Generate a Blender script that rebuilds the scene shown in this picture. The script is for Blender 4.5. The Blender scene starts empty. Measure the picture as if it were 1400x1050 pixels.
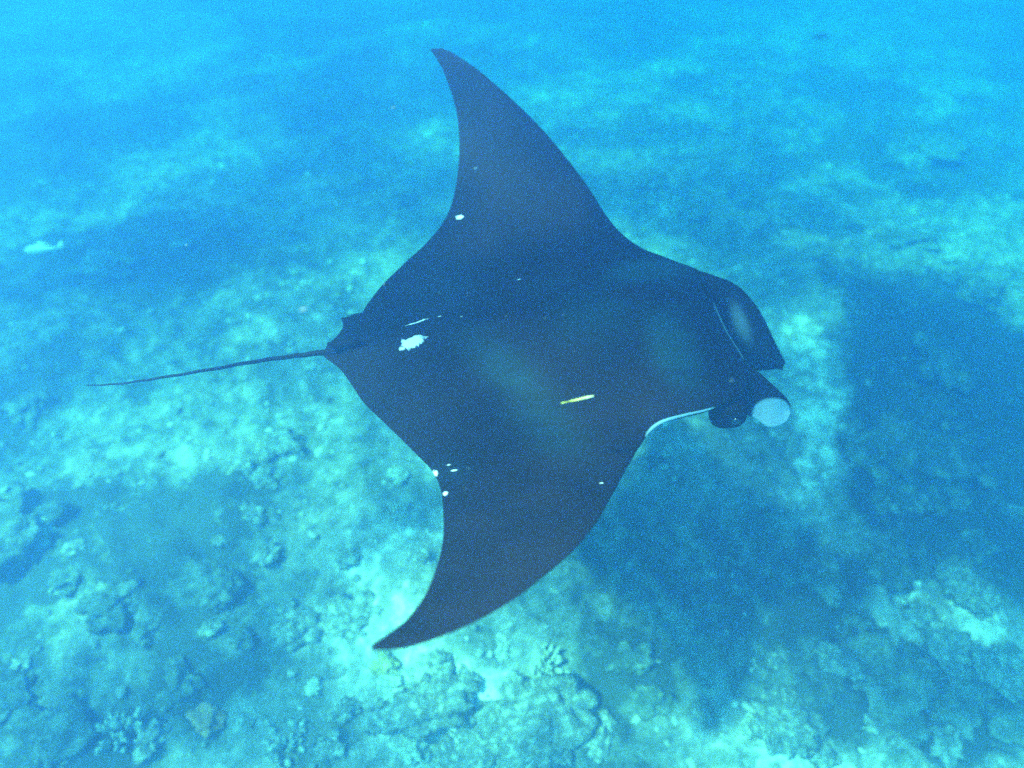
import bpy, bmesh, math, random
import numpy as np
from mathutils import Vector, Matrix

scene = bpy.context.scene
COL = scene.collection
rng = np.random.default_rng(7)
random.seed(7)

# ------------------------------------------------------------------ camera
CAM_H = 5.4                      # metres above the sea bed
PITCH = math.radians(48)         # looking down and forward
LENS = 26.0
FPX = LENS / 36 * 1400           # focal length in photograph pixels
cam_data = bpy.data.cameras.new('camera')
cam_data.lens = LENS
cam_data.sensor_width = 36
cam_data.clip_start = 0.05
cam_data.clip_end = 400
cam_data.dof.use_dof = True
cam_data.dof.focus_distance = 3.0
cam_data.dof.aperture_fstop = 0.75
cam = bpy.data.objects.new('camera', cam_data)
COL.objects.link(cam)
cam.location = (0, 0, CAM_H)
cam.rotation_euler = (math.radians(90) - PITCH, 0, 0)
scene.camera = cam

# ------------------------------------------------------------------ light
SUN_L = Vector((0.486, 0.261, -1.11)).normalized()      # direction the light travels
world = bpy.data.worlds.new('World')
scene.world = world
world.use_nodes = True
wn = world.node_tree.nodes
wl = world.node_tree.links
sky = wn.new('ShaderNodeTexSky')
sky.sky_type = 'NISHITA'
sky.sun_disc = False
sky.sun_elevation = math.asin(-SUN_L.z)
sky.sun_rotation = math.atan2(-SUN_L.x, -SUN_L.y)
wl.new(sky.outputs[0], wn['Background'].inputs[0])
wn['Background'].inputs[1].default_value = 0.05

sun_data = bpy.data.lights.new('sun', 'SUN')
sun_data.energy = 5.0
sun_data.angle = math.radians(2.5)      # spread by the ripples
sun_data.color = (1.0, 0.96, 0.9)
sun = bpy.data.objects.new('sun', sun_data)
COL.objects.link(sun)
sun.location = (-4, -2, 12)
sun.rotation_euler = SUN_L.to_track_quat('-Z', 'Y').to_euler()

vs = scene.view_settings
vs.view_transform = 'Standard'
vs.look = 'None'
vs.exposure = 3.42
vs.gamma = 1
vs.use_curve_mapping = False

cy = scene.cycles
cy.max_bounces = 9
cy.diffuse_bounces = 2
cy.glossy_bounces = 2
cy.transmission_bounces = 2
cy.transparent_max_bounces = 8
cy.volume_bounces = 6
cy.use_denoising = False
cy.sample_clamp_indirect = 0.35

# ------------------------------------------------------------------ helpers
fwd = np.array([0, math.cos(PITCH), -math.sin(PITCH)])
upv = np.array([0, math.sin(PITCH), math.cos(PITCH)])
rtv = np.array([1.0, 0, 0])
CAMP = np.array([0, 0, CAM_H])


def ray(px):
    px = np.asarray(px, float).reshape(-1, 2)
    return (px[:, :1] - 700) / FPX * rtv - (px[:, 1:2] - 525) / FPX * upv + fwd


def tag(o, label=None, cat=None, group=None, kind=None):
    if label: o['label'] = label
    if cat: o['category'] = cat
    if group: o['group'] = group
    if kind: o['kind'] = kind
    return o


def mesh_obj(name, verts, faces, mat, parent=None, smooth=True, attrs=None):
    me = bpy.data.meshes.new(name)
    me.from_pydata([tuple(map(float, v)) for v in verts], [], faces)
    if smooth:
        me.polygons.foreach_set('use_smooth', [True] * len(me.polygons))
    for k, a in (attrs or {}).items():
        at = me.color_attributes.new(k, 'FLOAT_COLOR', 'POINT')
        at.data.foreach_set('color', np.asarray(a, np.float32).ravel())
    me.update()
    me.materials.append(mat)
    o = bpy.data.objects.new(name, me)
    COL.objects.link(o)
    if parent: o.parent = parent
    return o


def hash2(ix, iy, seed):
    n = (ix * 374761393 + iy * 668265263 + seed * 982451653) & 0x7fffffff
    n = ((n ^ (n >> 13)) * 1274126177) & 0x7fffffff
    n = n ^ (n >> 16)
    return (n & 0xffff) / 65535.0


def vnoise(x, y, seed=0):
    x = np.asarray(x, float); y = np.asarray(y, float)
    ix = np.floor(x).astype(np.int64); iy = np.floor(y).astype(np.int64)
    fx = x - ix; fy = y - iy
    fx = fx * fx * fx * (fx * (fx * 6 - 15) + 10); fy = fy * fy * fy * (fy * (fy * 6 - 15) + 10)
    a = hash2(ix, iy, seed); b = hash2(ix + 1, iy, seed)
    c = hash2(ix, iy + 1, seed); d = hash2(ix + 1, iy + 1, seed)
    return (a * (1 - fx) + b * fx) * (1 - fy) + (c * (1 - fx) + d * fx) * fy


def fbm(x, y, seed=0, octs=4, gain=0.5):
    s = 0; a = 1; t = 0
    for i in range(octs):
        ca, sa = math.cos(i * 1.1), math.sin(i * 1.1)
        s = s + a * vnoise((x * ca - y * sa) * 2 ** i + i * 17.3, (x * sa + y * ca) * 2 ** i, seed + i)
        t += a; a *= gain
    return s / t


# ------------------------------------------------------------------ materials
class Mat:
    def __init__(s, name):
        s.m = bpy.data.materials.new(name); s.m.use_nodes = True
        s.t = s.m.node_tree; s.n = s.t.nodes; s.b = s.n['Principled BSDF']
        s.out = s.n['Material Output']

    def node(s, typ, **kw):
        n = s.n.new(typ)
        for k, v in kw.items():
            if k.startswith('in_'):
                key = k[3:]
                n.inputs[int(key) if key.isdigit() else key.replace('_', ' ')].default_value = v
            else:
                setattr(n, k, v)
        return n

    def link(s, a, b): s.t.links.new(a, b)

    def noise(s, vec, scale, detail=3, rough=0.55, dist=0.0):
        n = s.node('ShaderNodeTexNoise', in_Scale=scale, in_Detail=detail, in_Roughness=rough, in_Distortion=dist)
        if vec is not None: s.link(vec, n.inputs['Vector'])
        return n.outputs['Fac']

    def ramp(s, fac, stops):
        r = s.node('ShaderNodeValToRGB'); e = r.color_ramp.elements
        while len(e) < len(stops): e.new(0.5)
        for el, (p, c) in zip(e, stops):
            el.position = p; el.color = (*c, 1) if len(c) == 3 else c
        s.link(fac, r.inputs[0]); return r.outputs[0]

    def math(s, op, a, b=None, c=None, clamp=False):
        n = s.node('ShaderNodeMath', operation=op, use_clamp=clamp)
        for i, v in enumerate((a, b, c)):
            if v is None: continue
            if isinstance(v, (int, float)): n.inputs[i].default_value = v
            else: s.link(v, n.inputs[i])
        return n.outputs[0]

    def mix(s, fac, a, b, blend='MIX'):
        n = s.node('ShaderNodeMix', data_type='RGBA', blend_type=blend)
        for i, v in ((0, fac), (6, a), (7, b)):
            if isinstance(v, (int, float)): n.inputs[i].default_value = v
            elif isinstance(v, tuple): n.inputs[i].default_value = (*v, 1) if len(v) == 3 else v
            else: s.link(v, n.inputs[i])
        return n.outputs[2]

    def bump(s, h, strength, dist):
        b = s.node('ShaderNodeBump', in_Strength=strength, in_Distance=dist)
        s.link(h, b.inputs['Height']); s.link(b.outputs[0], s.b.inputs['Normal'])

    def objco(s): return s.node('ShaderNodeTexCoord').outputs['Object']

    def attr(s, name):
        a = s.node('ShaderNodeAttribute', attribute_name=name)
        sp = s.node('ShaderNodeSeparateColor'); s.link(a.outputs['Color'], sp.inputs[0])
        return sp.outputs

    def base(s, c, rough=0.8, spec=0.3):
        if isinstance(c, tuple): s.b.inputs['Base Color'].default_value = (*c, 1)
        else: s.link(c, s.b.inputs['Base Color'])
        s.b.inputs['Roughness'].default_value = rough
        s.b.inputs['Specular IOR Level'].default_value = spec
        return s.m


def m_seabed():
    m = Mat('seabed_rubble'); co = m.objco(); cov = m.attr('cover')
    n1 = m.noise(co, 1.3, 5, 0.6); n2 = m.noise(co, 5.0, 6, 0.7, 0.4); n3 = m.noise(co, 19, 4, 0.65)
    v = m.node('ShaderNodeTexVoronoi', in_Scale=9.0); m.link(co, v.inputs['Vector'])
    f = m.math('ADD', cov[0], m.math('MULTIPLY_ADD', n1, 1.1, -0.55))
    f = m.math('ADD', f, m.math('MULTIPLY_ADD', n2, 1.5, -0.75))
    f = m.math('ADD', f, m.math('MULTIPLY_ADD', n3, 0.6, -0.30))
    f = m.math('SUBTRACT', f, m.math('MULTIPLY', v.outputs['Distance'], 0.18), clamp=True)
    c = m.ramp(f, [(0.10, (0.030, 0.034, 0.026)), (0.33, (0.085, 0.09, 0.066)), (0.52, (0.14, 0.132, 0.105)),
                   (0.72, (0.25, 0.235, 0.19)), (0.95, (0.56, 0.535, 0.44))])
    h = m.math('ADD', m.math('MULTIPLY', n2, 0.6), m.math('MULTIPLY', n3, 0.35))
    m.bump(h, 0.6, 0.10)
    return m.base(c, 0.9, 0.15)


def m_rock(name, lo, mid, hi, scale=7):
    m = Mat(name); co = m.objco()
    n1 = m.noise(co, scale, 5, 0.65, 0.3); n2 = m.noise(co, scale * 4.5, 4, 0.6)
    f = m.math('ADD', m.math('MULTIPLY', n1, 0.75), m.math('MULTIPLY', n2, 0.3))
    c = m.ramp(f, [(0.36, lo), (0.52, mid), (0.70, hi)])
    m.bump(f, 0.8, 0.06)
    return m.base(c, 0.9, 0.15)


MAT = {
    'seabed': m_seabed(),
    'pale': m_rock('pale_coral_rock', (0.05, 0.05, 0.035), (0.13, 0.127, 0.098), (0.40, 0.39, 0.30), 20),
    'bright': m_rock('bleached_coral', (0.10, 0.10, 0.07), (0.30, 0.30, 0.22), (0.62, 0.62, 0.50), 26),
    'dark': m_rock('algae_covered_rock', (0.02, 0.024, 0.018), (0.06, 0.066, 0.045), (0.19, 0.18, 0.13)),
    'yellow': m_rock('yellow_coral', (0.14, 0.12, 0.05), (0.28, 0.24, 0.09), (0.46, 0.41, 0.18), 16),
    'brown': m_rock('brown_coral', (0.12, 0.06, 0.025), (0.27, 0.14, 0.06), (0.40, 0.25, 0.12), 16),
}


def m_skin():
    m = Mat('manta_skin'); co = m.objco()
    k = m.attr('marks')            # R pale shoulder bars, G white ventral skin, B white blotch field
    n1 = m.noise(co, 5, 4, 0.6); n2 = m.noise(co, 60, 3, 0.6); n3 = m.noise(co, 26, 5, 0.7, 0.6)
    dark = m.ramp(n1, [(0.3, (0.006, 0.004, 0.004)), (0.7, (0.013, 0.008, 0.008))])
    mp = m.node('ShaderNodeMapping'); m.link(co, mp.inputs[0]); mp.inputs['Scale'].default_value = (3, 14, 3)
    n4 = m.noise(mp.outputs[0], 1.6, 4, 0.6, 0.5)
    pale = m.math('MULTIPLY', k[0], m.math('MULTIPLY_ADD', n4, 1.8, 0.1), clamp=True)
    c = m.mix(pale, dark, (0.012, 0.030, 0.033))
    c = m.mix(k[1], c, (0.24, 0.36, 0.38))
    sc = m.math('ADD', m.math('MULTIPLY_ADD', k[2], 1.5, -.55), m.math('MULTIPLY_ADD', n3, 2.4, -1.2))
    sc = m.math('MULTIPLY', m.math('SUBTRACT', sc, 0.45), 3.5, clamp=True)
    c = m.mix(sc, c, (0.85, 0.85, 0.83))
    m.bump(n2, 0.15, 0.01)
    return m.base(c, 0.6, 0.06)


MAT['skin'] = m_skin()
MAT['eye'] = Mat('eye_black').base((0.004, 0.004, 0.005), 0.15, 0.6)

# ------------------------------------------------------------------ sea bed
ROWS = np.array


def slope(y):
    """the reef falls away from the camera"""
    t = np.clip(np.asarray(y, float) - 5.0, 0, None)
    return -0.20 * t * t / (t + 2.0) * np.clip((70 - t) / 40, 0, 1) ** 0


def on_bed(px, z=0.0):
    d = ray(px); t = (z - CAMP[2]) / d[:, 2]
    for _ in range(60):
        p = CAMP + d * t[:, None]
        t = t + .5 * (z + slope(p[:, 1]) - p[:, 2]) / d[:, 2]
    return CAMP + d * t[:, None]


# zones of dark algae rock and painted part of the manta shadow (negative) and pale sand and coral rubble (positive): photo x, y, half-sizes, amount
ZONES = [
    (170, 775, 170, 80, -.34), (60, 1015, 130, 60, -.38), (235, 925, 70, 60, -.24), (330, 890, 60, 45, -.20),
    (30, 860, 90, 60, -.12), (1265, 570, 110, 110, -.46), (1300, 440, 90, 80, -.30), (1245, 215, 100, 50, -.34),
    (1255, 715, 90, 50, -.30), (1180, 935, 100, 40, -.26), (1320, 985, 80, 40, -.28), (850, 1000, 60, 60, -.22),
    (900, 800, 130, 110, -.16), (30, 540, 90, 80, -.22), (170, 370, 190, 70, -.28), (60, 230, 120, 70, -.22),  # first zone: dark bed with part of the manta's shadow painted in
    (1100, 820, 70, 60, -.26), (310, 690, 70, 40, -.18), (1385, 780, 60, 60, -.12), (260, 520, 120, 50, -.12),
    (640, 965, 170, 80, .28), (460, 850, 120, 60, .16), (370, 620, 120, 60, .05), (730, 990, 120, 80, .34),
    (1290, 850, 140, 40, .28), (1090, 1000, 110, 45, .26), (910, 270, 150, 70, .03), (560, 720, 80, 90, .20),
    (490, 270, 130, 90, -.03), (1130, 560, 75, 170, .40), (1380, 920, 60, 50, .22), (180, 1000, 60, 30, .20),
    (1040, 640, 60, 60, .10), (1240, 450, 110, 130, -.22), (1330, 660, 100, 70, -.22), (880, 930, 80, 60, -.22), (1180, 800, 90, 60, -.18), (620, 120, 220, 90, .0),
]
ZW = []
for (x, y, rx, ry, a) in ZONES:
    q = on_bed([(x, y), (x + rx, y), (x, y - ry * .5), (x, y + ry * .5)])
    ZW.append((q[0][0], q[0][1], abs(q[1][0] - q[0][0]), abs(q[2][1] - q[3][1]), a))


def cover(x, y):
    wx = x + 0.9 * (fbm(x * 1.1, y * 1.1, 31, 3) - 0.5); wy = y + 0.9 * (fbm(x * 1.1, y * 1.1, 47, 3) - 0.5)
    c = 0.50 + 0 * x
    for (cx, cy_, sx, sy, a) in ZW:
        c = c + (1.35 if a > 0 else 1.75) * a * np.exp(-(((wx - cx) / sx) ** 2 + ((wy - cy_) / sy) ** 2) ** 1.3)
    return np.clip(c, 0.05, 0.95)


def height(x, y):
    fade = np.clip((60 - np.hypot(x, y)) / 30, 0, 1)
    h = 0.55 * (fbm(x * .28, y * .28, 3, 2) - .5) + 0.34 * (fbm(x * .9, y * .9, 5, 2) - .5)
    r = 1 - np.abs(2 * fbm(x * 2.3, y * 2.3, 9, 2) - 1)
    h = h + 0.16 * (r - .7) + 0.13 * (fbm(x * 5.5, y * 5.5, 12, 3, .6) - .5) + .035 * (vnoise(x * 17, y * 17, 15) - .5)
    return h * fade - 0.02 + slope(y)


def graded(lo, hi, step, far, ratio=1.13):
    c = list(np.arange(lo, hi, step)); a = step; p = lo
    left = []
    while p > -far: a *= ratio; p -= a; left.append(p)
    a = step; p = c[-1]; right = []
    while p < far: a *= ratio; p += a; right.append(p)
    return np.array(left[::-1] + c + right)


gx = graded(-10.5, 10.5, 0.046, 85); gy = graded(0.3, 19.5, 0.046, 85)
GX, GY = np.meshgrid(gx, gy)
GZ = height(GX, GY)
CV = cover(GX, GY)
nx, ny = len(gx), len(gy)
V = np.stack([GX.ravel(), GY.ravel(), GZ.ravel()], 1)
idx = np.arange(nx * ny).reshape(ny, nx)
Fq = np.stack([idx[:-1, :-1], idx[:-1, 1:], idx[1:, 1:], idx[1:, :-1]], -1).reshape(-1, 4)
cvc = np.zeros((nx * ny, 4), np.float32); cvc[:, 0] = CV.ravel(); cvc[:, 3] = 1
seabed = mesh_obj('seabed', V, Fq.tolist(), MAT['seabed'], attrs={'cover': cvc})
tag(seabed, 'rubble and rock sea floor with pale sand and dark algae patches', kind='structure')


def bed_at(px):
    """point of the sea bed seen at a photo pixel"""
    p = on_bed([px])[0]
    for _ in range(6):
        z = float(height(np.array([p[0]]), np.array([p[1]]))[0] - slope(p[1])); p = on_bed([px], z)[0]
    return p


# ------------------------------------------------------------------ unseen water surface, transparency painted to throw sunbeams and shade
SURF_Z = CAM_H + 1.6
wx = np.linspace(-85, 85, 181)
WX, WY = np.meshgrid(wx, wx)
WZ = SURF_Z + 0.10 * (fbm(WX * .5, WY * .5, 77, 2) - .5)
iw = np.arange(181 * 181).reshape(181, 181)
Fw = np.stack([iw[:-1, :-1], iw[1:, :-1], iw[1:, 1:], iw[:-1, 1:]], -1).reshape(-1, 4)


def m_water_beams():
    m = Mat('water_beam_pattern'); co = m.objco()
    mp = m.node('ShaderNodeMapping'); m.link(co, mp.inputs[0])
    n1 = m.noise(mp.outputs[0], 0.24, 2, 0.5, 0.5)
    mp.inputs['Location'].default_value = (-26.5, 50.0, 6.9)  # offset chosen so a shaded patch falls over the manta
    n2 = m.noise(mp.outputs[0], 1.15, 2, 0.5, 0.4)
    f = m.math('ADD', m.math('MULTIPLY', n1, 0.62), m.math('MULTIPLY', n2, 0.38))
    c = m.ramp(f, [(0.42, (0.10, 0.10, 0.10)), (0.50, (0.5, 0.5, 0.5)), (0.57, (1, 1, 1))])  # grey pattern stands in for ripple-focused light, dimming the sun in patches
    tr = m.node('ShaderNodeBsdfTransparent'); m.link(c, tr.inputs[0])
    gl = m.node('ShaderNodeBsdfGlossy', in_Roughness=0.05)
    mx = m.node('ShaderNodeMixShader'); mx.inputs[0].default_value = 0.03
    m.link(tr.outputs[0], mx.inputs[1]); m.link(gl.outputs[0], mx.inputs[2])
    m.link(mx.outputs[0], m.out.inputs['Surface'])
    return m.m


water = mesh_obj('water', np.stack([WX.ravel(), WY.ravel(), WZ.ravel()], 1), Fw.tolist(), m_water_beams())
tag(water, 'unseen rippled water surface patterned to cut the sunlight into beams', kind='structure')

# ------------------------------------------------------------------ rocks and corals
def ico(sub):
    bm = bmesh.new(); bmesh.ops.create_icosphere(bm, subdivisions=sub, radius=1)
    bm.verts.ensure_lookup_table()
    v = np.array([x.co[:] for x in bm.verts]); f = [[w.index for w in q.verts] for q in bm.faces]
    bm.free(); return v, f


ICO4, ICO3, ICO1 = ico(4), ico(3), ico(1)


def n3(v, s, seed):
    return (fbm(v[:, 0] * s + 5, v[:, 1] * s + v[:, 2] * s * .37, seed, 3) + fbm(v[:, 1] * s - 3, v[:, 2] * s + v[:, 0] * s * .41, seed + 9, 3)
            + fbm(v[:, 2] * s + 11, v[:, 0] * s + v[:, 1] * s * .33, seed + 19, 3)) / 3 - .5


def shape_boulder(seed, flat=0.5):
    v, f = ICO4
    r = 1 + 2.7 * n3(v, 1.5, seed) + 1.6 * n3(v, 3.5, seed + 3) + .7 * n3(v, 9, seed + 5)
    w = v * r[:, None]; w[:, 2] *= flat
    return w, f


def shape_knobby(seed, flat=0.5):
    v, f = ICO4
    rg = np.random.default_rng(seed)
    c = rg.normal(size=(46, 3)); c /= np.linalg.norm(c, axis=1)[:, None]
    d = (v @ c.T).max(1)
    k = np.clip((d - .93) / .07, 0, 1)
    r = 1 + 2.8 * n3(v, 1.7, seed) + 1.7 * n3(v, 5, seed + 4) + .20 * np.sqrt(k)
    w = v * r[:, None]; w[:, 2] *= flat
    return w, f


def shape_plate(seed):
    v, f = ICO4
    a = np.arctan2(v[:, 1], v[:, 0])
    w = v * (1 + 1.3 * n3(v * [1, 1, .2], 2.2, seed))[:, None]
    w[:, 2] = w[:, 2] * .16 + .20 * (w[:, 0] ** 2 + w[:, 1] ** 2) + .06 * np.sin(5 * a + seed) + .5 * n3(w, 3.0, seed + 2)
    return w, f


def shape_branching(seed, n=34):
    rg = np.random.default_rng(seed); V_, F_ = [], []
    for i in range(n):
        a = rg.uniform(0, 2 * math.pi); r = math.sqrt(rg.uniform(0, 1)) * .85
        b = np.array([r * math.cos(a) * .7, r * math.sin(a) * .7, -.1])
        t = np.array([b[0] * 1.5 + rg.normal(0, .1), b[1] * 1.5 + rg.normal(0, .1), .55 + rg.uniform(0, .3) - .35 * r])
        o = len(V_); s = 7
        ax = (t - b) / np.linalg.norm(t - b); u = np.cross(ax, [0, .3, 1.]); u /= np.linalg.norm(u); w = np.cross(ax, u)
        rad = rg.uniform(.085, .13)
        for j, (tt, rr) in enumerate(((0, 1.), (.35, 1.05), (.7, .9), (.92, .62))):
            for q in range(s):
                th = 2 * math.pi * q / s
                V_.append(b + (t - b) * tt + rad * rr * (math.cos(th) * u + math.sin(th) * w))
        V_.append(t)
        for j in range(3):
            for q in range(s):
                F_.append([o + j * s + q, o + j * s + (q + 1) % s, o + (j + 1) * s + (q + 1) % s, o + (j + 1) * s + q])
        for q in range(s): F_.append([o + 3 * s + q, o + 3 * s + (q + 1) % s, o + 4 * s])
        F_.append([o + q for q in range(s)][::-1])
    return np.array(V_), F_


SHAPES = {'boulder': shape_boulder, 'knobby': shape_knobby, 'plate': shape_plate, 'branching': shape_branching}


def rock(name, px, width_px, shape, mat, label, cat, seed, group=None, sink=.3, stretch=1.0, tilt=(0, 0)):
    p = bed_at(px); dist = float(np.linalg.norm(p - CAMP))
    r = width_px / FPX * dist / 2
    v, f = SHAPES[shape](seed)
    v = v * [r * stretch, r, r]
    o = mesh_obj(name, v, f, MAT[mat])
    lowz = -v[:, 2].min()
    o.location = (p[0], p[1], p[2] + (0.0 if shape in ('plate', 'branching') else lowz * (1 - 2 * sink) * .5))
    if shape == 'plate': o.location.z += r * .1
    o.rotation_euler = (tilt[0], tilt[1], random.uniform(0, 6.28))
    return tag(o, label, cat, group)


rock('boulder', (22, 722), 95, 'boulder', 'dark', 'large dark boulder with a pale ridge of plate coral beside it', 'boulder', 11)
rock('plate_coral', (52, 742), 46, 'plate', 'bright', 'thin pale upright plate coral beside the large dark boulder', 'coral', 12, tilt=(0.9, 0.3))
rock('boulder', (300, 808), 42, 'boulder', 'dark', 'small dark boulder next to a yellow-green coral', 'boulder', 13)
rock('coral_mound', (313, 797), 24, 'knobby', 'yellow', 'small yellow-green coral head touching a small dark boulder', 'coral', 14)
rock('coral_mound', (526, 904), 26, 'knobby', 'yellow', 'yellow-green coral head just beyond the near wing tip of the manta', 'coral', 15)
rock('coral_mound', (281, 986), 30, 'knobby', 'brown', 'small rusty brown coral head among pale rubble', 'coral', 16)
rock('branching_coral', (390, 1018), 62, 'branching', 'bright', 'bleached branching coral clump with white finger tips', 'coral', 17)
rock('coral_mound', (543, 935), 40, 'knobby', 'bright', 'white knobby coral head with a pale boulder touching it', 'coral', 18)
rock('boulder', (585, 962), 78, 'boulder', 'pale', 'wide pale boulder beside a dark sand channel', 'boulder', 19, stretch=1.3)
rock('branching_coral', (748, 905), 52, 'branching', 'bright', 'white branching coral patch at the edge of the manta shadow', 'coral', 20)
rock('coral_mound', (735, 1000), 100, 'knobby', 'pale', 'largest pale knobby coral mound on the sea floor', 'coral', 21, sink=.45)
rock('coral_mound', (660, 1010), 70, 'knobby', 'pale', 'pale knobby coral head beside the largest coral mound', 'coral', 22)
rock('coral_mound', (1028, 992), 24, 'knobby', 'bright', 'small bright white coral lump on smooth pale sand', 'coral', 23, stretch=.8)
rock('boulder', (1078, 985), 66, 'boulder', 'pale', 'low flat pale boulder beside a small white coral lump', 'boulder', 24, sink=.5)
rock('branching_coral', (165, 1003), 58, 'branching', 'bright', 'pale branching coral clump at the edge of the dark algae patch', 'coral', 25)
rock('boulder', (205, 1012), 46, 'boulder', 'pale', 'pale boulder between dark algae rock and a branching coral clump', 'boulder', 26)
rock('plate_coral', (1375, 925), 60, 'plate', 'pale', 'wide pale plate coral on the sandy slope', 'coral', 27)
rock('coral_mound', (1312, 795), 40, 'knobby', 'pale', 'pale round coral head ringed by dark algae rock', 'coral', 28)
rock('plate_coral', (1300, 893), 58, 'plate', 'pale', 'pale fan-shaped plate coral with branching pale streaks around it', 'coral', 29)
rock('boulder', (1200, 930), 100, 'boulder', 'dark', 'broad low dark boulder on the slope below pale coral streaks', 'boulder', 30, sink=.55)
rock('boulder', (60, 1030), 110, 'boulder', 'dark', 'broad dark algae-covered boulder below the pale branching corals', 'boulder', 31, sink=.5)
rock('boulder', (1245, 640), 120, 'boulder', 'dark', 'dark reef outcrop beyond the pale sand channel', 'boulder', 32, sink=.5)
rock('boulder', (1260, 210), 80, 'boulder', 'dark', 'hazy dark reef outcrop far off in blue water', 'boulder', 33, sink=.3)
rock('boulder', (245, 935), 54, 'boulder', 'dark', 'dark boulder on the left reef slope above branching corals', 'boulder', 34)
rock('boulder', (150, 825), 60, 'boulder', 'dark', 'dark boulder in the middle of the algae-covered slope', 'boulder', 35, sink=.4)

# look-alikes: pale and dark lumps strewn over the floor
PALE = [(405, 855, 46), (392, 838, 24), (476, 846, 40), (500, 828, 30), (470, 972, 26), (430, 940, 18), (1225, 692, 20), (1253, 694, 22), (1312, 690, 20),
        (1265, 882, 16), (1370, 898, 18), (1255, 842, 26), (1145, 905, 30), (1335, 820, 30), (102, 750, 18), (600, 900, 26), (690, 885, 24), (610, 1035, 40),
        (800, 960, 26), (640, 930, 22), (365, 655, 30), (380, 610, 44), (345, 705, 24), (560, 705, 24), (575, 765, 22), (475, 760, 26), (330, 640, 22), (545, 650, 22),
        (888, 252, 34), (980, 272, 44), (950, 290, 30), (540, 272, 34), (1090, 300, 26), (860, 265, 18), (250, 335, 16), (1265, 325, 18), (1010, 110, 16),
        (820, 1010, 30), (770, 940, 26), (285, 860, 18), (30, 900, 20), (1120, 1030, 22), (1225, 1010, 18), (1190, 990, 16), (1290, 1020, 30), (1060, 905, 18), (960, 975, 22),
        (520, 985, 30), (455, 1020, 26), (560, 1020, 30), (340, 985, 18), (705, 940, 30), (365, 760, 24), (300, 740, 16), (1350, 660, 16), (1385, 700, 20)]
DARK = [(1215, 780, 40), (1330, 750, 44), (1280, 500, 54), (1340, 400, 44), (90, 790, 30), (330, 870, 34), (1180, 850, 34), (860, 900, 40), (890, 960, 36), (430, 1030, 34),
        (20, 960, 40), (200, 860, 30), (1290, 960, 44), (1390, 990, 40), (150, 370, 50), (40, 560, 40), (1120, 790, 44), (1230, 330, 40)]
for i, (x, y, w) in enumerate(PALE):
    if y < 350: lab, grp = ('hazy pale coral lump far off beyond the head of the manta', 'far coral lumps beyond the head') if x > 700 else ('hazy pale coral lump far off behind the tail of the manta', 'far coral lumps behind the tail')
    elif x < 620 and y < 780: lab, grp = 'pale coral lump on the rubble between the tail and the near wing', 'coral lumps between tail and near wing'
    elif x < 520: lab, grp = 'pale coral lump around the bleached branching corals and yellow-green corals', 'coral lumps around the branching corals'
    elif x < 900: lab, grp = 'pale coral lump clustered around the largest pale coral mound', 'coral lumps around the largest mound'
    elif x < 1130: lab, grp = 'pale coral lump on the smooth sand near the low flat boulder', 'coral lumps near the low flat boulder'
    elif y < 720: lab, grp = 'pale coral lump on the dark slope under the dark reef outcrop', 'coral lumps under the dark outcrop'
    else: lab, grp = 'pale coral lump on the slope around the pale plate corals', 'coral lumps around the plate corals'
    look = 'bleached white' if i % 11 == 5 else 'knobbly pale' if i % 3 else 'craggy pale'
    lab = lab.replace('pale', ('big ' if w >= 30 else 'little ') + look, 1)
    rock('coral_lump', (x, y), w, 'knobby' if i % 3 else 'boulder', 'pale' if i % 11 != 5 else 'bright', lab,
         'coral', 100 + i, grp, stretch=1 + .5 * ((i * 7) % 5) / 5)
for i, (x, y, w) in enumerate(DARK):
    if x > 1140: lab, grp = 'dark algae-furred rock on the reef slope ahead of the manta', 'dark rocks ahead of the manta'
    elif x > 700: lab, grp = 'dark algae-furred rock lying in the shadow of the manta', 'dark rocks in the manta shadow'
    elif y < 600: lab, grp = 'hazy dark rock on the sea floor behind the tail', 'dark rocks behind the tail'
    else: lab, grp = 'dark algae-furred rock among the branching corals behind the near wing', 'dark rocks behind the near wing'
    lab = lab.replace('dark', ('broad dark' if w >= 44 else 'little dark' if w < 36 else 'middling dark'), 1)
    rock('algae_rock', (x, y), w, 'boulder', 'dark', lab, 'rock', 200 + i, grp, sink=.4, stretch=1 + .5 * ((i * 7) % 5) / 5)

# loose rubble: thousands of bits nobody could count
bv, bf = ICO1; bf = np.array(bf)
N = 13000
rx_ = rng.uniform(-8.5, 8.5, N); ry_ = rng.uniform(.6, 13, N)
cv_ = cover(rx_, ry_); keep = rng.uniform(0, 1, N) < np.clip(cv_ * 1.5 - .2, .15, 1)
rx_, ry_, cv_ = rx_[keep], ry_[keep], cv_[keep]; N = len(rx_)
rz_ = height(rx_, ry_); sz = 0.012 + 0.024 * rng.uniform(0, 1, N) ** 3.0
vv = bv[None] * (1 + rng.uniform(-.42, .42, (N, len(bv), 1))) * (sz[:, None, None] * rng.uniform([.8, .8, .4], [1.7, 1.7, .9], (N, 3))[:, None])
th = rng.uniform(0, 6.28, N); ct, st = np.cos(th), np.sin(th)
vx = vv[..., 0] * ct[:, None] - vv[..., 1] * st[:, None]; vy = vv[..., 0] * st[:, None] + vv[..., 1] * ct[:, None]
vv = np.stack([vx + rx_[:, None], vy + ry_[:, None], vv[..., 2] + rz_[:, None] + sz[:, None] * .2], -1).reshape(-1, 3)
ff = (bf[None] + (np.arange(N) * len(bv))[:, None, None]).reshape(-1, 3)
tone = np.clip(rng.uniform(0, 1, N) ** 1.4 * .7 + (cv_ - .5) * .9 + .12, 0, 1)
tc = np.zeros((N, len(bv), 4), np.float32); tc[..., 0] = tone[:, None]; tc[..., 3] = 1
mr = Mat('loose_rubble'); ta = mr.attr('tone')
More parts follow.
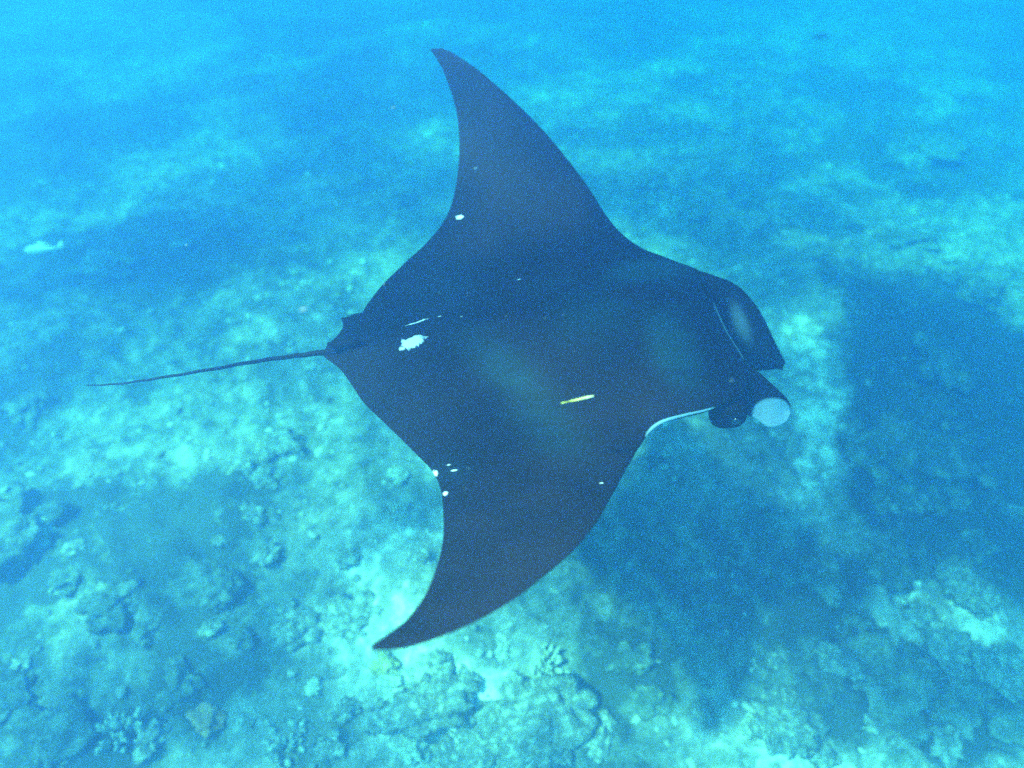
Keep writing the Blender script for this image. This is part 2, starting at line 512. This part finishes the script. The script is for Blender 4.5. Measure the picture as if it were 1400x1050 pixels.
rub_mat = mr.base(mr.ramp(ta[0], [(0, (.05, .055, .04)), (.4, (.16, .15, .12)), (1, (.40, .385, .32))]), .9, .15)
rub = mesh_obj('rubble', vv, ff.tolist(), rub_mat, attrs={'tone': tc.reshape(-1, 4)}, smooth=False)
tag(rub, 'loose broken coral rubble scattered over the sea floor', 'rubble', kind='stuff')

# ------------------------------------------------------------------ manta ray
YAW, BANK, MPIT, KDIH = math.radians(1.009), math.radians(1.836), math.radians(3.694), 0.2297
Xa = np.array([math.cos(YAW) * math.cos(MPIT), math.sin(YAW) * math.cos(MPIT), math.sin(MPIT)])
Y0 = np.array([-math.sin(YAW), math.cos(YAW), 0]); Z0 = np.cross(Xa, Y0)
Ya = Y0 * math.cos(BANK) + Z0 * math.sin(BANK); Za = np.cross(Xa, Ya)
RM = np.stack([Xa, Ya, Za])
OM = CAMP + 3.2 * ray([(720, 475)])[0] + Ya * 0.0464        # swims about three metres from the camera, over its own shadow


def zc(y): return KDIH * y * y


def to_local(px, dz=0.0, flat=False):
    d = ray(px) @ RM.T; o = (CAMP - OM) @ RM.T
    dz = np.broadcast_to(np.asarray(dz, float), (len(d),))
    t = np.full(len(d), 3.2); kk = 0 if flat else KDIH
    for _ in range(60):
        p = o + d * t[:, None]; f = p[:, 2] - kk * p[:, 1] ** 2 - dz
        t = t - np.clip(f / (d[:, 2] - 2 * kk * p[:, 1] * d[:, 1]), -.3, .3)
    return o + d * t[:, None]


def smooth_curve(p, n):
    p = np.asarray(p, float); out = []
    q = np.vstack([2 * p[0] - p[1], p, 2 * p[-1] - p[-2]])
    for i in range(1, len(q) - 2):
        for t in np.linspace(0, 1, n, endpoint=False):
            a, b, c, d = q[i - 1:i + 3]
            out.append(.5 * ((2 * b) + (c - a) * t + (2 * a - 5 * b + 4 * c - d) * t * t + (3 * b - a - 3 * c + d) * t ** 3))
    out.append(p[-1]); return np.array(out)


LEf = to_local([(596, 65), (604, 66), (622, 74), (655, 97), (690, 127), (725, 160), (757, 195), (785, 230), (808, 262), (830, 297), (852, 322), (880, 342), (910, 354), (935, 364)])
TEf = to_local([(588, 67), (592, 73), (605, 95), (618, 130), (626, 165), (628, 210), (622, 260), (610, 297), (585, 330), (555, 358), (525, 387), (505, 412), (494, 429)])
TEm = to_local([(489, 432), (467, 432.5), (469, 446), (460, 460), (449, 470), (445, 477), (443, 487)])
TEn = to_local([(447, 491), (465, 505), (480, 525), (497, 550), (520, 573), (545, 597), (570, 622), (590, 643), (602, 668), (606, 700), (605, 740), (595, 780), (580, 815), (555, 848), (526, 870), (513, 879), (508, 885), (510, 889)])
LEn = to_local([(965, 562), (940, 568), (910, 577), (890, 590), (875, 610), (857, 640), (838, 675), (815, 715), (785, 752), (745, 787), (705, 818), (660, 845), (615, 866), (570, 882), (540, 889), (524, 891), (514, 890.5)])
HEAD = np.array([(.80, .345, 0), (.825, .30, 0), (.84, .2, 0), (.85, .08, 0), (.865, -.04, 0), (.885, -.13, 0), (.90, -.22, 0), (.89, -.32, 0), (.84, -.40, 0), (.76, -.45, 0)])
LE = np.vstack([smooth_curve(np.vstack([LEf, HEAD, LEn])[:, :2], 12)])
TE = np.vstack([smooth_curve(np.vstack([TEf, TEm, TEn])[:, :2], 12)])


def by_y(c, yy):
    o = np.argsort(c[:, 1], kind='stable'); return np.interp(yy, c[o, 1], c[o, 0])


ymax = min(LE[:, 1].max(), TE[:, 1].max()); ymin = max(LE[:, 1].min(), TE[:, 1].min())
NS, NC = 460, 110
th = np.linspace(0, 1, NS)
ys = ymin + (ymax - ymin) * th
e = 0.02                                             # denser towards the wing tips
ys = np.concatenate([ymin + e * np.linspace(0, 1, 12)[:-1] ** 2, np.linspace(ymin + e, ymax - e, NS), ymax - e + e * (1 - np.linspace(1, 0, 12)[1:] ** 2)])
xl = by_y(LE, ys); xt = by_y(TE, ys); xl = np.maximum(xl, xt + .0005)
NS = len(ys)
u = (1 - np.cos(np.linspace(0, math.pi, NC))) / 2    # 0 trailing edge, 1 leading edge
w = 1 - u
naca = 5 * (.2969 * np.sqrt(w) - .126 * w - .3516 * w ** 2 + .2843 * w ** 3 - .1036 * w ** 4) * 2
naca = np.clip(naca, 0, None)
US, YS = np.meshgrid(u, ys)
XX = xt[:, None] * (1 - US) + xl[:, None] * US
half = .5 * (ymax - ymin); ycn = .5 * (ymax + ymin)
sp = np.clip(np.abs(ys - ycn) / half, 0, 1)
chord = xl - xt
At = (0.105 * np.exp(-(np.abs(ys) / .30) ** 2.2) + .062 * (1 - sp) ** .8) * np.clip(chord / .35, .02, 1)
Ab = (0.135 * np.exp(-(np.abs(ys) / .36) ** 2.6) + .030 * (1 - sp) ** .8) * np.clip(chord / .35, .02, 1)
ridge = .014 * np.exp(-(YS / .07) ** 2) * np.clip((US - .02) / .2, 0, 1) * np.clip((.9 - US) / .4, 0, 1)
# head carries its full depth to the mouth
headw = np.clip((XX - .55) / .25, 0, 1) * np.exp(-(np.abs(YS) / .40) ** 6)
ZT = zc(YS) + At[:, None] * naca[None] * (1 - .35 * headw) + ridge + headw * .02 * np.sqrt(np.clip(1 - US, 0, 1))
ZB = zc(YS) - Ab[:, None] * naca[None] - headw * .14 * np.clip((1 - US) * 14, 0, 1) ** .5
ZT[:, 0] = ZB[:, 0] = zc(ys); ZT[:, -1] = ZB[:, -1] = zc(ys)

top = np.stack([XX, YS, ZT], -1).reshape(-1, 3); bot = np.stack([XX, YS, ZB], -1).reshape(-1, 3)
it = np.arange(NS * NC).reshape(NS, NC); ib = it + NS * NC
ib[:, 0] = it[:, 0]; ib[:, -1] = it[:, -1]; 
ib[0] = it[0]; ib[-1] = it[-1]
q1 = np.stack([it[:-1, :-1], it[:-1, 1:], it[1:, 1:], it[1:, :-1]], -1).reshape(-1, 4)
q2 = np.stack([ib[:-1, :-1], ib[1:, :-1], ib[1:, 1:], ib[:-1, 1:]], -1).reshape(-1, 4)
MV = [np.vstack([top, bot])]; MF = [q1, q2]


def seg(x, y, p0, p1):
    d = np.array(p1) - p0; L = d @ d
    t = np.clip(((x - p0[0]) * d[0] + (y - p0[1]) * d[1]) / L, 0, 1)
    return np.hypot(x - p0[0] - t * d[0], y - p0[1] - t * d[1])


def pxl(px, z=.1): return to_local([px], z)[0][:2]


# skin markings and white blotches, placed on the back
def ell(cx, cy_, ax, ay, rot=0.0, soft=1.0):
    c = pxl((cx, cy_), .1 if 360 < cy_ < 580 else .025); s = 3.2 / FPX
    dx = TX - c[0]; dy = TY - c[1]; sx = ax * s; sy = ay * s * 1.25
    cr, sr = math.cos(rot), math.sin(rot)
    return np.exp(-(((dx * cr + dy * sr) / sx) ** 2 + ((-dx * sr + dy * cr) / sy) ** 2) ** soft)


TX, TY = top[:, 0], top[:, 1]
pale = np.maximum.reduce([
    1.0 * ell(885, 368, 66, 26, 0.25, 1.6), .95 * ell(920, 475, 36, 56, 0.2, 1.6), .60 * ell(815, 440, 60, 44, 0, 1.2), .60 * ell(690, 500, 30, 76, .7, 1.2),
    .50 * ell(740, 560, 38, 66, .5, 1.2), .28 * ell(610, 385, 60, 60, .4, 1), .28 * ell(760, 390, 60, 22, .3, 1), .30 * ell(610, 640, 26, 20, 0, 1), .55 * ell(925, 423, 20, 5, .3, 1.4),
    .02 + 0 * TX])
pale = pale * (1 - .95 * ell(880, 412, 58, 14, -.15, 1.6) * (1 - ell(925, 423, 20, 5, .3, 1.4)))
white = np.zeros(len(top))
rimd = np.abs(XX - xl[:, None]).ravel()
# white belly skin rolling over the front edge beside the head
rim = np.clip(1 - np.abs(TY + .545) / .075, 0, 1) ** .5
white = np.maximum(white, np.clip((rim > 0) * (.003 + .014 * rim - rimd) / .006, 0, 1))
# pale upper lip
lip = np.clip((TY + .22) / .04, 0, 1) * np.clip((.14 - TY) / .05, 0, 1)
white = np.maximum(white, .6 * lip * np.clip((.020 - rimd) / .008, 0, 1))
white_blotch = np.zeros(len(top))  # small white blotches blended over the dark back
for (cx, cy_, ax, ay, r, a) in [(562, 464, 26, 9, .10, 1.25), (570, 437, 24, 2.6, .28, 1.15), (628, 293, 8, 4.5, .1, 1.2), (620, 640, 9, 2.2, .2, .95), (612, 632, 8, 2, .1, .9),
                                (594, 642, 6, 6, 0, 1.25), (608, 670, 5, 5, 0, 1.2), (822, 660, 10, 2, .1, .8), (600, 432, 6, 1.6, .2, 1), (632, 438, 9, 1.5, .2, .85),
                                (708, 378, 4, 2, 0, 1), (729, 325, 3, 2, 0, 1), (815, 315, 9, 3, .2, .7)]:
    white_blotch = np.maximum(white_blotch, a * ell(cx, cy_, ax, ay, r, .8))
mk_t = np.zeros((len(top), 4), np.float32); mk_t[:, 0] = pale; mk_t[:, 1] = white; mk_t[:, 2] = white_blotch; mk_t[:, 3] = 1
mk_b = np.zeros((len(bot), 4), np.float32); mk_b[:, 3] = 1
mk_b[:, 1] = np.clip((rimd - .01) / .05, 0, 1) * .9
MK = [mk_t, mk_b]


def add_shell(v, f, marks):
    off = sum(len(a) for a in MV); MV.append(np.asarray(v)); MF.append([[i + off for i in q] for q in f])
    m = np.zeros((len(v), 4), np.float32); m[:, :3] = marks; m[:, 3] = 1; MK.append(m)


def lobe(T, B, thick, bulge, mark):
    """head lobe: curved plate between two edges, rounded rim"""
    Tc = smooth_curve(np.array([to_local([t[:2]], t[2], True)[0] for t in T]), 14)
    Bc = smooth_curve(np.array([to_local([t[:2]], t[2], True)[0] for t in B]), 14)
    n = len(Tc); m = 33; A = np.linspace(0, 1, n); Bp = np.linspace(0, 1, m)
    P = Tc[:, None] * (1 - Bp[None, :, None]) + Bc[:, None] * Bp[None, :, None]
    du = np.gradient(P, axis=0); dv = np.gradient(P, axis=1)
    N_ = np.cross(du, dv); N_ /= np.linalg.norm(N_, axis=2)[..., None] + 1e-9
    prof = np.sqrt(np.clip(1 - (2 * Bp - 1) ** 2, 0, 1)); end = np.clip(np.sqrt(np.clip(1 - np.clip((A - .75) / .25, 0, 1) ** 2, 0, 1)), .05, 1)
    th_ = thick * (prof[None] * .9 + .1) * end[:, None]
    P = P + N_ * (bulge * np.sin(math.pi * Bp)[None] * np.sin(math.pi * np.clip(A * 1.0, 0, 1) * .75)[:, None])[..., None]
    up_ = P + N_ * th_[..., None]; lo_ = P - N_ * th_[..., None]
    v = np.vstack([up_.reshape(-1, 3), lo_.reshape(-1, 3)])
    a = np.arange(n * m).reshape(n, m); b = a + n * m; f = []
    for i in range(n - 1):
        for j in range(m - 1):
            f.append([a[i, j], a[i + 1, j], a[i + 1, j + 1], a[i, j + 1]]); f.append([b[i, j], b[i, j + 1], b[i + 1, j + 1], b[i + 1, j]])
        f.append([a[i, 0], b[i, 0], b[i + 1, 0], a[i + 1, 0]]); f.append([a[i, -1], a[i + 1, -1], b[i + 1, -1], b[i, -1]])
    for j in range(m - 1):
        f.append([a[0, j], a[0, j + 1], b[0, j + 1], b[0, j]]); f.append([a[-1, j], b[-1, j], b[-1, j + 1], a[-1, j + 1]])
    mk = mark(P).reshape(-1, 3)
    add_shell(v, [list(map(int, q)) for q in f], np.vstack([mk, mk]))


def to_px(P):
    d = P @ RM + OM - CAMP
    z = d @ fwd
    return 700 + FPX * (d @ rtv) / z, 525 - FPX * (d @ upv) / z


def mark_far(P):
    x, y = to_px(P); m = np.zeros(P.shape); m[..., 0] = .10
    dx, dy = x - 1013, y - 440
    a_, b_ = dx * .38 + dy * .925, dx * .925 - dy * .38
    m[..., 1] = .36 * np.exp(-((a_ / 28) ** 2 + (b_ / 10) ** 2) ** 1.5)
    return m


def mark_near(P):
    x, y = to_px(P); m = np.zeros(P.shape); m[..., 0] = .06
    m[..., 1] = .85 * np.clip((1.06 - np.hypot((x - 1055) / 28, (y - 564) / 21)) / .12, 0, 1)
    return m


lobe([(925, 362, .02), (975, 376, .0), (1010, 392, -.05), (1038, 424, -.12), (1057, 462, -.22), (1074, 496, -.32)],
     [(940, 430, -.14), (972, 438, -.20), (990, 460, -.27), (1008, 482, -.32), (1034, 506, -.36), (1068, 501, -.35)], .016, -.05, mark_far)
lobe([(960, 498, .0), (1000, 488, -.0), (1030, 503, -.02), (1052, 522, -.06), (1066, 535, -.09), (1076, 545, -.12), (1081, 556, -.15)],
     [(955, 558, -.08), (985, 566, -.12), (1008, 562, -.16), (1032, 572, -.2), (1052, 584, -.22), (1072, 578, -.22), (1081, 564, -.18)], .018, .03, mark_near)

# bulges that carry the eyes
sv, sf = ICO3
for cyy, cx_ in ((-.405, .80), (.325, .77)):
    v = np.sign(sv) * np.abs(sv) ** .7 * [.075, .055, .075] + [cx_, cyy, -.06]
    mk = np.zeros((len(v), 3)); mk[:, 0] = .05
    add_shell(v, sf, mk)

# tail
tp = [(485, 478), (462, 479.5), (440, 482), (400, 487), (350, 494), (280, 506.5), (210, 518), (160, 525), (118, 527)]
tz = np.array([.02, .01, .0, -.02, -.04, -.07, -.09, -.10, -.10])
tr_ = [.026, .022, .0135, .0105, .009, .0075, .0055, .0045, .0028]
tl = np.array([to_local([p], z, True)[0] for p, z in zip(tp, tz)])
tcu = smooth_curve(np.column_stack([tl, tr_]), 10)
S = 10; tv, tf = [], []
for i, r in enumerate(tcu):
    d = tcu[min(i + 1, len(tcu) - 1), :3] - tcu[max(i - 1, 0), :3]; d /= np.linalg.norm(d)
    a = np.cross(d, [0, 0, 1.]); a /= np.linalg.norm(a); b = np.cross(a, d)
    wob = .004 * math.sin(i * .9)
    for k in range(S): tv.append(r[:3] + r[3] * (math.cos(2 * math.pi * k / S) * a + math.sin(2 * math.pi * k / S) * b) + b * 0 + a * wob * .4)
for i in range(len(tcu) - 1):
    for k in range(S): tf.append([i * S + k, i * S + (k + 1) % S, (i + 1) * S + (k + 1) % S, (i + 1) * S + k])
tf.append(list(range(S))[::-1]); tf.append([(len(tcu) - 1) * S + k for k in range(S)])
mk = np.zeros((len(tv), 3)); mk[:, 0] = .05
add_shell(np.array(tv), tf, mk)

# small dorsal fin in front of the tail root
base = to_local([(510, 472), (462, 480)], .03, True)
fin = [base[0], base[0] * .45 + base[1] * .55 + [0, 0, .055], base[1] + [-.035, 0, .05], base[1] + [0, 0, -.01]]
fv = []
for s in (-1, 1):
    for p in fin: fv.append(np.array(p) + [0, s * .007, 0])
add_shell(np.array(fv), [[0, 1, 2, 3], [7, 6, 5, 4], [0, 4, 5, 1], [1, 5, 6, 2], [2, 6, 7, 3], [3, 7, 4, 0]], np.tile([.05, 0, 0], (8, 1)))

faces = []
for f in MF: faces += (f.tolist() if isinstance(f, np.ndarray) else f)
manta_root = bpy.data.objects.new('manta_ray', None); COL.objects.link(manta_root)
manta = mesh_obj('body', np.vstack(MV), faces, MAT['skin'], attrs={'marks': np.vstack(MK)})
bm = bmesh.new(); bm.from_mesh(manta.data)
bmesh.ops.dissolve_degenerate(bm, edges=bm.edges, dist=1e-6)
loose = [v for v in bm.verts if not v.link_faces]
bmesh.ops.delete(bm, geom=loose, context='VERTS')
bmesh.ops.recalc_face_normals(bm, faces=bm.faces)
bm.to_mesh(manta.data); bm.free()
M4 = Matrix.Identity(4)
for i in range(3):
    for j in range(3): M4[i][j] = RM[j][i]
    M4[i][3] = OM[i]
manta_root.matrix_world = M4
manta.parent = manta_root
tag(manta_root, 'black manta ray with spread wings and long thin tail gliding over the reef', 'manta ray')
for cyy, cx_ in ((-.457, .82), (.377, .79)):
    v = sv * [.020, .012, .020] + [cx_, cyy, -.06]
    mesh_obj('eye', v, sf, MAT['eye'], parent=manta_root)

# ------------------------------------------------------------------ fish
def fish(name, px, dist, length, mat, finmat, label, heading, deep=.16, cat='fish', ts=1.0):
    """lens-shaped fish: body one mesh with forked tail, dorsal and belly fins"""
    P = CAMP + ray([px])[0] * dist
    n, s = 22, 14; v, f = [], []
    for i in range(n):
        t = i / (n - 1)
        h = deep * (max(1e-4, math.sin(math.pi * min(1, t ** .72))) ** .75 * (1 - .55 * t) + .05 * t) * length
        for k in range(s):
            a = 2 * math.pi * k / s
            v.append((length * (.5 - t * .82), .55 * h * math.sin(a), h * math.cos(a)))
    for i in range(n - 1):
        for k in range(s): f.append([i * s + k, i * s + (k + 1) % s, (i + 1) * s + (k + 1) % s, (i + 1) * s + k])
    f.append(list(range(s))[::-1]); f.append([(n - 1) * s + k for k in range(s)])

    def fin(poly, th_):
        o = len(v); m = len(poly)
        for sg in (-1, 1):
            for (x, z) in poly: v.append((x * length, sg * th_ * length, z * length))
        f.append([o + i for i in range(m)]); f.append([o + m + i for i in range(m)][::-1])
        for i in range(m): f.append([o + i, o + m + i, o + m + (i + 1) % m, o + (i + 1) % m])
    fin([(-.29, .02), (-.40, .09 * ts), (-.52, .15 * ts), (-.45, .0), (-.52, -.15 * ts), (-.40, -.09 * ts), (-.29, -.02)], .006)
    fin([(.22, deep * .8), (.02, deep * 1.25), (-.22, deep * .75), (-.22, deep * .4), (.1, deep * .5)], .005)
    fin([(-.02, -deep * .7), (-.14, -deep * 1.15), (-.24, -deep * .5), (-.1, -deep * .4)], .005)
    o = bpy.data.objects.new(name, None); COL.objects.link(o)
    mesh_obj('body', v, f, mat, parent=o)
    o.location = P; o.rotation_euler = heading
    for sg in (-1, 1):
        ev = ICO1[0] * [.016 * length, .008 * length, .016 * length] + np.array([.36 * length, sg * deep * .40 * length, .03 * length])
        mesh_obj('eye', ev, ICO1[1], MAT['eye'], parent=o)
    return tag(o, label, cat)


def m_fish(name, a, b, ax='x', lo=-.2, hi=.2):
    m = Mat(name); sp_ = m.node('ShaderNodeSeparateXYZ'); m.link(m.node('ShaderNodeTexCoord').outputs['Generated'], sp_.inputs[0])
    n = m.noise(m.objco(), 40, 3)
    f = m.math('ADD', sp_.outputs[0 if ax == 'x' else 2], m.math('MULTIPLY_ADD', n, .2, -.1))
    return m.base(m.ramp(f, [(lo, a), (hi, b)]), .4, .5)


fish('reef_fish', (62, 341), 7.2, .50, m_fish('pale_fish_scales', (.13, .19, .16), (.28, .33, .27), 'z', .3, .7), None,
     'pale greenish fish cruising low over the dark algae patch', (0, math.radians(14), math.radians(172)), .15)
fish('reef_fish', (790, 546), 2.3, .105, m_fish('yellow_fish_scales', (.75, .62, .06), (.85, .82, .35), 'x', .3, .9), None,
     'tiny slender bright yellow fish hovering above the back of the manta', (math.radians(55), math.radians(-10), math.radians(8)), .075, ts=.4)
fish('reef_fish', (1122, 49), 10.5, .30, m_fish('dark_fish_scales', (.01, .012, .015), (.03, .035, .04), 'z', .3, .7), None,
     'dark silhouette of a fish far off in hazy blue water', (0, math.radians(10), math.radians(20)), .17)

# ------------------------------------------------------------------ drifting specks
specks = [(415, 423, 13), (538, 147, 8), (745, 435, 2), (708, 378, 2.5), (692, 432, 2), (770, 430, 2), (640, 402, 2), (785, 480, 1.6), (720, 490, 1.5), (640, 640, 1.8), (636, 667, 2), (798, 635, 1.6),
          (650, 230, 7), (525, 388, 4), (1001, 452, 3), (860, 180, 2), (300, 190, 2), (255, 335, 4), (430, 590, 3), (1085, 300, 2.5), (955, 640, 2), (1000, 520, 6), (600, 402, 1.6), (560, 320, 2)]
for i in range(40): specks.append((rng.uniform(20, 1380), rng.uniform(20, 1030), rng.uniform(.7, 1.6)))
pv, pf = [], []
for i, (x, y, s) in enumerate(specks):
    d = rng.uniform(1.6, 2.3); c = CAMP + ray([(x, y)])[0] * d; r = s / FPX * d / 2
    L_ = rtv * .96 + upv * .28
    o = len(pv)
    for q in ICO1[0]: pv.append(c + r * (q[0] * L_ + .30 * q[1] * upv + .35 * q[2] * fwd))
    pf += [[k + o for k in g] for g in ICO1[1]]
plk = mesh_obj('plankton', pv, pf, Mat('drifting_specks').base((.30, .33, .30), .6, .3))
tag(plk, 'tiny pale specks of plankton drifting in the open water', 'plankton', kind='stuff')

# ------------------------------------------------------------------ water body: even blue haze filling the sea
hz = 90
lo_z, hi_z = float(GZ.min()) - 1.0, SURF_Z + 0.25
hv = [(x, y, z) for z in (lo_z, hi_z) for y in (-hz, hz) for x in (-hz, hz)]
hf = [[0, 2, 3, 1], [4, 5, 7, 6], [0, 1, 5, 4], [2, 6, 7, 3], [0, 4, 6, 2], [1, 3, 7, 5]]
DENS = 0.34
SIG_S = (0.030, 0.064, 0.135)
SIG_A = (0.19, 0.028, 0.009)
hm = bpy.data.materials.new('sea_water_haze'); hm.use_nodes = True
hn = hm.node_tree.nodes; hn.clear()
ho = hn.new('ShaderNodeOutputMaterial'); hp = hn.new('ShaderNodeVolumePrincipled')
colr = tuple(s / DENS for s in SIG_S)
absr = tuple(max(0.0, 1 - a / (DENS * (1 - c))) ** 2 for a, c in zip(SIG_A, colr))
hp.inputs['Color'].default_value = (*colr, 1)
hp.inputs['Absorption Color'].default_value = (*absr, 1)
hp.inputs['Density'].default_value = DENS
hp.inputs['Anisotropy'].default_value = 0.74
hm.node_tree.links.new(hp.outputs[0], ho.inputs['Volume'])
haze = mesh_obj('haze', hv, hf, hm, smooth=False)
tag(haze, 'blue sea water filling the whole scene', 'water', kind='stuff')
